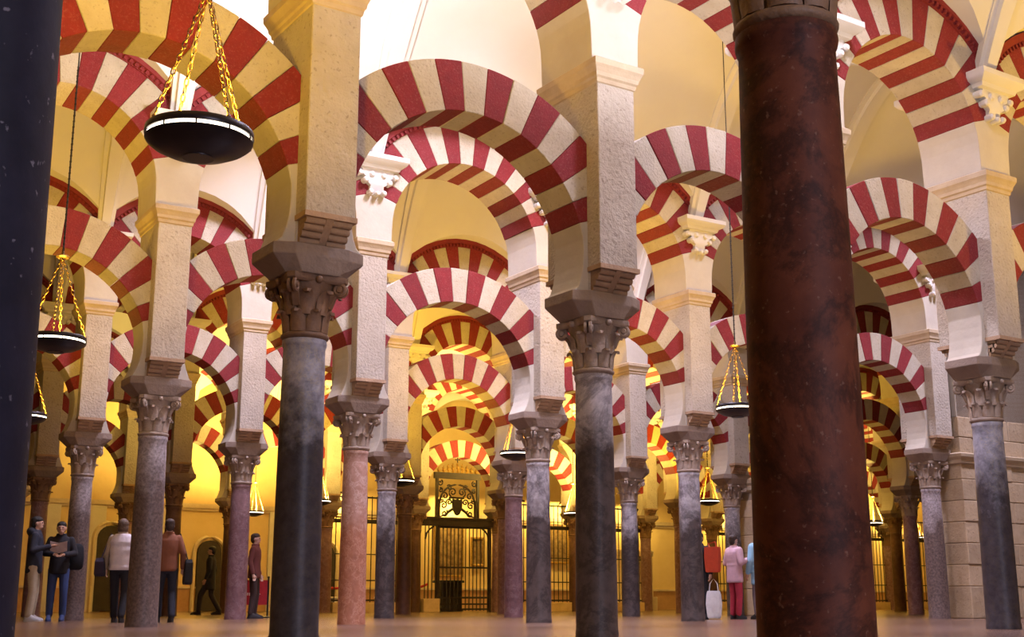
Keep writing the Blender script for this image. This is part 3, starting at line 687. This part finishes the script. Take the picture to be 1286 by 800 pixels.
for k, (u, lab) in enumerate(((563, 'over the tall dark painting'), (425, 'left of the gate'), (640, 'right of the gate'), (701, 'by the grey column'), (790, 'beyond the second screen'), (900, 'beyond the monument'), (1117, 'over the far golden screen'))):  # lamps added to brighten the far wall behind gate and screens
    x, z = on_back_wall(u, 690); z = 4.1
    o = thing('added_wash_lamp', 'added wall washer lamp lighting the far ochre wall, ' + lab, 'lamp', back.matrix_basis @ Vector((x, -.25, z)), ph6, 'added wall washer lamps')
    MB().tube([(0, 0, 0), (0, -.3, .12), (0, -.62, .05)], .018, 6).build('arm', BRONZE, o); MB().loft([[(-.3, -.70, .02), (.3, -.70, .02), (.3, -.54, .02), (-.3, -.54, .02)], [(-.3, -.66, .09), (.3, -.66, .09), (.3, -.58, .09), (-.3, -.58, .09)]]).build('shade', BRONZE, o)
    l = area_light('added_wash_light', (0, -.62, .012), (.55, 0, 0), .5, 150, GOLD, .1); l.parent = o
dv = Vector((fill_dir.x, fill_dir.y, 0)).normalized(); ax = Vector((dv.y, -dv.x, 0))
wf = structure(put('wall_front', None, None, Vector((FILL_C.x, FILL_C.y, 0)) - dv * .35, math.atan2(ax.y, ax.x))); wf['label'] = 'ochre plaster wall behind the camera with an added opening framing the fill light'  # unseen wall and opening added to frame the front fill light
MB().box(-14, -FILL_W / 2 - .1, -.25, .25, 0, 10).build('wall_panel', YWALL, wf); MB().box(FILL_W / 2 + .1, 8, -.25, .25, 0, 10).build('wall_panel', YWALL, wf); MB().box(-FILL_W / 2 - .1, FILL_W / 2 + .1, -.25, .25, FILL_C.z + FILL_H / 2 + .15, 10).build('wall_panel', YWALL, wf)
MON = mat('pale_monument_marble', (.78, .66, .46), .6, (.66, .54, .36), 3, .15, 16)
c = thing('wall_monument', 'pale marble monument with rounded niche beyond the fifth arcade', 'monument', bay5(7, 1.3, 2.6), ph6)
MB().box(-.9, .9, -.35, .35, 0, .5).build('base', MON, c, bevel=.02)
MB().box(-.75, -.45, -.3, .3, .5, 2.0).box(.45, .75, -.3, .3, .5, 2.0).box(-.8, .8, -.32, .32, 2.0, 2.2).build('frame', MON, c, bevel=.02)
MB().prism([(-.45, .5), (.45, .5), (.45, 1.5)] + [(.45 * math.cos(PI * k / 8), 1.5 + .45 * math.sin(PI * k / 8)) for k in range(1, 8)] + [(-.45, 1.5)], .0, .25).build('niche', MON, c)
MB().lathe([(.26, .5), (.30, .62), (.26, .9), (.12, 1.1), (.16, 1.25), (.10, 1.4), (.02, 1.45)], 18, (0, -.1)).build('urn', MON, c, smooth=True, angle=.7)

# red banner barrier by the purple-brown column
bp = Vector((-5.4, 26.5, 0))
c = thing('banner_barrier', 'low red banner barrier with pale lettering beside the purple-brown column', 'barrier', bp, -.05)
MB().box(-.36, .36, -.012, .012, .26, .76).build('banner', REDF, c)
for x in (-.37, .37): MB().lathe([(.12, 0), (.12, .02), (.02, .04), (.02, .80), (.03, .82), (.01, .84)], 12, (x, 0)).build('post', BLACKF, c, smooth=True, angle=.6)
LETT = mat('pale_lettering', (.80, .66, .50), .7)
lt = MB()
for k in range(9):
    x = -.2 + .05 * k
    lt.box(x - .016, x - .008, -.016, -.012, .45, .50)
    lt.box(x - .016, x + .014, -.016, -.012, (.49, .45, .472)[k % 3], (.50, .46, .482)[k % 3])
    if k % 2: lt.box(x + .006, x + .014, -.016, -.012, .45, .50)
lt.build('lettering', LETT, c)['kind'] = 'stuff'

# ------------------------------------------------------------------ people
def remesh(mb, vox, m, smooth_it=4):
    me = bpy.data.meshes.new('tmp'); me.from_pydata(mb.v, [], mb.f)
    bm = bmesh.new(); bm.from_mesh(me); bmesh.ops.recalc_face_normals(bm, faces=bm.faces); bm.to_mesh(me); bm.free()
    o = bpy.data.objects.new('tmp', me); COL.objects.link(o)
    r = o.modifiers.new('r', 'REMESH'); r.mode = 'VOXEL'; r.voxel_size = vox
    s = o.modifiers.new('s', 'SMOOTH'); s.iterations = smooth_it; s.factor = .5
    dg = bpy.context.evaluated_depsgraph_get(); out = bpy.data.meshes.new_from_object(o.evaluated_get(dg))
    bpy.data.objects.remove(o); out.materials.clear(); out.materials.append(m)
    out.polygons.foreach_set('use_smooth', [True] * len(out.polygons)); return out
def limb(mb, pts, rs, n=10):
    for a, b, r0, r1 in zip(pts, pts[1:], rs, rs[1:]): mb.tube([a, b], [r0, r1], n)
    for p, r in zip(pts, rs): mb.ball(p, r * .995, n, 6)
def ell(c, rx, ry, z, n=18): return [(c[0] + rx * math.cos(2 * PI * k / n), c[1] + ry * math.sin(2 * PI * k / n), z) for k in range(n)]
SKINM = mat('skin', (.62, .38, .27), .5, (.55, .32, .22), 8)
def cloth(name, c): return mat('cloth_' + name, c, .85, tuple(x * .72 for x in c), 9, .10, 22, .6)
HAIRS = {k: mat('hair_' + k, c, .55, tuple(x * .6 for x in c), 30, .5, 90, stretch=(1, 1, .2)) for k, c in {'black': (.012, .010, .010), 'brown': (.055, .028, .016), 'fair': (.16, .10, .06)}.items()}
def person(label, loc, rotz, h, jacket, trousers, hair='black', shoes=(.03, .025, .025), pose='stand', coat=.80, hood=False, puffy=0.0, longhair=False, headturn=0.0, headdown=0.0, vest=None):
    t = thing('person', label, 'person', loc, rotz); t.scale = (h / 1.72,) * 3
    if pose == 'walk': feet = [(-.10, .26), (.10, -.22)]; knees = [(-.10, .22), (.10, -.02)]
    elif pose == 'stride': feet = [(-.09, .16), (.09, -.16)]; knees = [(-.10, .12), (.10, -.02)]
    else: feet = [(-.11, .02), (.11, .0)]; knees = [(-.105, .03), (.105, .02)]
    arms = {'read': [[(-.25, .02, 1.16), (-.10, .27, 1.13)], [(.25, .02, 1.16), (.08, .27, 1.13)]],
            'point': [[(-.25, .0, 1.14), (-.24, .18, 1.0)], [(.24, .06, 1.15), (.16, .30, 1.08)]],
            'talk': [[(-.25, -.03, 1.15), (-.22, .20, 1.16)], [(.25, -.02, 1.15), (.18, .24, 1.22)]]}.get(pose,
            [[(-.25, -.03, 1.14), (-.26, .06, .90)], [(.25, -.05, 1.14), (.26, .02, .90)]])
    hy = .03 * headdown * 3
    B = MB()
    for k, sx in enumerate((-1, 1)):
        limb(B, [(sx * .09, 0, .90), (knees[k][0], knees[k][1], .48), (feet[k][0], feet[k][1] - .02, .08)], [.078, .054, .034])
        B.ball((feet[k][0], feet[k][1] + .05, .035), (.034, .10, .026), 10, 6)
        e, wri = arms[k]; limb(B, [(sx * .165, 0, 1.40), e, wri], [.052, .040, .028])
        d = (Vector(wri) - Vector(e)).normalized(); s1 = d.cross(Vector((0, 0, 1))); s1 = s1.normalized() if s1.length > .1 else Vector((1, 0, 0)); s2 = d.cross(s1)
        if abs(d.z) > .7: s1 = Vector((0, 1, 0)); s2 = d.cross(s1).normalized()
        pc = Vector(wri) + d * .05; B.tube([Vector(wri), pc + d * .04], [.026, .034], 8); B.ball(tuple(pc + d * .03), .034, 8, 5)
        for q in range(4):
            f0 = pc + d * .055 + s1 * (-.027 + .018 * q); f1 = f0 + d * (.032, .038, .036, .028)[q] + s2 * .010; f2 = f1 + d * .024 + s2 * .020
            B.tube([f0, f1, f2], [.0095, .009, .008], 6)
        B.tube([pc - d * .01 + s1 * .03, pc + s1 * .058 + d * .028, pc + s1 * .052 + d * .058 + s2 * .012], [.012, .0105, .009], 6)
    B.loft([ell((0, 0), rx, ry, z) for rx, ry, z in ((.12, .09, .84), (.155, .11, .92), (.135, .095, 1.08), (.155, .105, 1.25), (.17, .10, 1.36), (.12, .075, 1.43), (.058, .055, 1.46), (.05, .05, 1.54))])
    hx, hz = headturn * .02, 1.605 - .015 * headdown
    ca, sa = math.cos(headturn), math.sin(headturn)
    def hp(x, y, z): return (x * ca + y * sa + hx, -x * sa + y * ca + hy, hz + z)
    B.ball(hp(0, 0, .012), (.074, .092, .100), 16, 12); B.ball(hp(0, .026, -.055), (.052, .060, .060), 14, 8)
    B.tube([hp(0, .088, .018), hp(0, .108, -.018), hp(0, .086, -.026)], [.009, .014, .012], 7)
    for sx in (-1, 1): B.ball(hp(sx * .076, -.005, -.005), (.012, .02, .03), 7, 5)
    B.tube([hp(-.022, .082, -.058), hp(0, .09, -.057), hp(.022, .082, -.058)], [.006, .009, .006], 6)
    body = put('body', remesh(B, .0105, SKINM, 3), t)
    E = MB(); [E.ball(hp(sx * .03, .082, .012), .011, 7, 5) for sx in (-1, 1)]; E.build('eyes', BLACKF, t, smooth=True)
    J = MB(); p = puffy
    J.loft([ell((0, 0), rx + p, ry + p, z) for rx, ry, z in ((.17, .125, coat), (.18, .135, coat + .03), (.172, .128, .98), (.165, .12, 1.10), (.178, .128, 1.25), (.185, .12, 1.36), (.14, .092, 1.435), (.075, .072, 1.475), (.068, .068, 1.50))])
    for k, sx in enumerate((-1, 1)):
        e, wri = arms[k]; e = Vector(e); wri = Vector(wri); limb(J, [(sx * .165, 0, 1.39), tuple(e), tuple(wri - (wri - e).normalized() * .01)], [.068 + p, .058 + p * .6, .046 + p * .3])
    if puffy:
        for z in (.90, 1.0, 1.1, 1.2, 1.3): J.loft([ell((0, 0), rx, ry, zz) for rx, ry, zz in ((.165 + p, .12 + p, z - .03), (.178 + p, .13 + p, z), (.165 + p, .12 + p, z + .03))])
    if hood: J.ball((0, -.075, 1.47), (.11, .09, .085), 12, 8); J.ball((hx, hy - .012, 1.615), (.098, .105, .125), 14, 10) if hood == 'up' else None
    else: J.lathe([(.085, 1.44), (.088, 1.50), (.075, 1.51), (.07, 1.46)], 16)
    put('jacket', remesh(J, .014, cloth(*jacket), 3), t)
    if vest:
        V = MB(); V.loft([ell((0, 0), rx + .03, ry + .03, z) for rx, ry, z in ((.17, .125, coat), (.18, .135, coat + .05), (.165, .12, .95), (.18, .13, 1.03), (.166, .12, 1.10), (.185, .135, 1.19), (.17, .122, 1.26), (.185, .128, 1.33), (.15, .10, 1.42), (.09, .08, 1.47))])
        put('vest', remesh(V, .014, cloth(*vest), 3), t)
    T = MB(); T.loft([ell((0, 0), rx, ry, z) for rx, ry, z in ((.10, .09, .80), (.168, .122, .88), (.165, .118, 1.0))])
    for k, sx in enumerate((-1, 1)): limb(T, [(sx * .09, 0, .88), (knees[k][0], knees[k][1], .48), (feet[k][0], feet[k][1] - .02, .11)], [.095, .072, .062])
    put('trousers', remesh(T, .014, cloth(*trousers), 3), t)
    for k in range(2):
        S = MB(); x, y = feet[k]; S.loft([[(x + rx * math.cos(2 * PI * q / 14), y + oy + ry * math.sin(2 * PI * q / 14), z) for q in range(14)] for rx, ry, oy, z in ((.046, .135, .05, .0), (.05, .142, .05, .02), (.047, .125, .045, .05), (.042, .075, .0, .085), (.042, .05, -.02, .12))])
        S.build('shoe', cloth('shoe_%.2f_%.2f' % (shoes[0], shoes[2]), shoes), t, smooth=True, angle=.9)
    if hood != 'up':
        Hm = MB(); Hm.ball(hp(0, -.010, .056), (.084, .098, .070), 16, 10); Hm.ball(hp(0, -.028, .03), (.086, .078, .08), 14, 8); Hm.ball(hp(0, -.045, -.01), (.078, .062, .085), 14, 8)
        if longhair: Hm.ball(hp(0, -.03, -.045), (.098, .075, .085), 14, 8); Hm.ball(hp(0, -.02, .03), (.095, .10, .095), 14, 8)
        put('hair', remesh(Hm, .011, HAIRS[hair], 2), t)
    return t
def held(name, mb, m, label, cat, t, **kw):
    o = mb.build(name, m, **kw); o.matrix_world = Matrix.Translation(t.location) @ Matrix.Rotation(t.rotation_euler.z, 4, 'Z') @ Matrix.Diagonal((*t.scale, 1)); tag(o, label, cat); return o
def ground(u, d):
    """floor point at depth d (along the camera's level heading) whose foot shows at photo column u"""
    dd = d * math.cos(PITCH) - CAM_Z * math.sin(PITCH); return Vector(((u - 643) / F_PX * dd, d, 0))
NAVY = ('navy', (.018, .020, .034)); JEANS = ('jeans', (.030, .055, .16)); DARK = ('dark', (.014, .013, .018))
person('person in dark hooded jacket and khaki trousers, turned to the reader', ground(37, 21.6), -PI / 2 + .25, 1.74, NAVY, ('khaki', (.50, .40, .26)), shoes=(.5, .48, .46), hood=True, pose='talk', coat=.78)
p2 = person('person in black jacket and jeans reading an open guide book', ground(69, 21.9), PI + .25, 1.68, DARK, JEANS, shoes=(.03, .05, .14), pose='read', headdown=1.0, coat=.80)
bk = MB()
for sg in (-1, 1): bk.loft([[(sg * .0, .31, 1.15), (sg * .0, .32, 1.165), (sg * .14, .34, 1.205), (sg * .14, .33, 1.19)], [(sg * .0, .40, 1.31), (sg * .0, .41, 1.325), (sg * .14, .43, 1.355), (sg * .14, .43, 1.34)]])
held('guide_book', bk, cloth('paper', (.75, .66, .68)), 'open pale guide book held by the reader in black', 'book', p2)
held('backpack', MB().loft([[(-.24 + x * f, -.17 + y * f, z) for x, y in ((-.13, -.08), (.13, -.08), (.15, .05), (-.15, .05))] for f, z in ((.7, .88), (1, .92), (1.05, 1.1), (.95, 1.28), (.6, 1.34))]), cloth('pack', (.012, .012, .016)), 'black backpack slung behind the reader in black', 'backpack', p2, smooth=True, bevel=.02)
p3 = person('person with fair hair and white quilted vest walking away', ground(147, 20.7), .1, 1.64, ('tan', (.40, .30, .20)), DARK, hair='fair', pose='stride', vest=('white_vest', (.80, .72, .74)), longhair=True, coat=.86)
bagm = MB().loft([[(-.33 + x * f, .0 + y * f, z) for x, y in ((-.07, -.16), (.07, -.16), (.07, .16), (-.07, .16))] for f, z in ((.9, .76), (1.05, .80), (1.0, 1.0), (.8, 1.06))]).tube([(-.31, .12, 1.04), (-.26, .06, 1.25), (-.19, 0, 1.47), (-.25, -.06, 1.25), (-.31, -.12, 1.04)], .012, 6)
held('shoulder_bag', bagm, cloth('bag', (.03, .022, .05)), 'dark shoulder bag of the person in the white vest', 'bag', p3, bevel=.012)
p4 = person('person in rust-brown jacket passing behind the speckled granite column', ground(206, 21.0), .4, 1.66, ('rust', (.26, .09, .04)), NAVY, hair='brown', pose='stride', coat=.84)
held('hand_bag', MB().loft([[(.34 + x * f, -.04 + y * f, z) for x, y in ((-.06, -.13), (.06, -.13), (.06, .13), (-.06, .13))] for f, z in ((.9, .62), (1.05, .66), (1, .98), (.8, 1.04))]).tube([(.33, .09, 1.0), (.26, .04, 1.25), (.19, 0, 1.47), (.26, -.06, 1.25), (.33, -.1, 1.0)], .012, 6), cloth('bag2', (.015, .015, .016)), 'black bag carried by the person in rust brown', 'bag', p4, bevel=.012)
person('person in dark coat striding past the far ochre wall', ground(262, 32.5), PI / 2, 1.70, DARK, ('charcoal', (.03, .025, .028)), pose='walk', coat=.62)
person('person in maroon jacket behind the purple-brown column', ground(317, 25.5), -PI / 2, 1.66, ('maroon', (.16, .04, .03)), ('brown_t', (.05, .025, .02)), hair='brown', pose='stand')
person('person in pink jacket and crimson trousers beside the masonry pier', ground(925, 24.6), -PI / 2 + .5, 1.58, ('pink', (.78, .50, .56)), ('crimson', (.50, .035, .065)), hair='brown', pose='talk', puffy=.02, coat=.74)
person('person in light blue hooded coat half hidden by the red-brown column', ground(957, 24.6), .5, 1.66, ('sky_blue', (.36, .66, .86)), ('grey_t', (.20, .15, .16)), hood='up', puffy=.025, coat=.66)
p9 = person('person in black coat emerging from behind the black and grey column', ground(881, 24.0), PI - .6, 1.60, DARK, DARK, pose='stand', coat=.62)
held('tote_bag', MB().loft([[(-.33 + x * f, .08 + y * f, z) for x, y in ((-.15, -.06), (.15, -.06), (.15, .06), (-.15, .06))] for f, z in ((.85, .92), (.95, .95), (1.05, 1.2), (1.0, 1.42))]).tube([(-.42, .08, 1.41), (-.38, .06, 1.52), (-.2, 0, 1.49), (-.28, .1, 1.41)], .012, 6), cloth('orange', (.62, .07, .02)), 'orange-red tote bag held beside the black and grey column', 'bag', p9, bevel=.015)
held('carrier_bag', MB().loft([[(-.30 + x * f, .02 + y * f, z) for x, y in ((-.12, -.07), (.02, -.09), (.13, -.06), (.14, .05), (0, .08), (-.13, .06))] for f, z in ((.85, .02), (1.0, .06), (1.15, .30), (1.05, .48), (.9, .56))]).tube([(-.40, .02, .54), (-.38, .02, .70), (-.30, .02, .80), (-.22, .02, .70), (-.20, .02, .54)], .014, 6), cloth('white', (.9, .9, .9)), 'white carrier bag beside the black and grey column', 'bag', p9, bevel=.01)
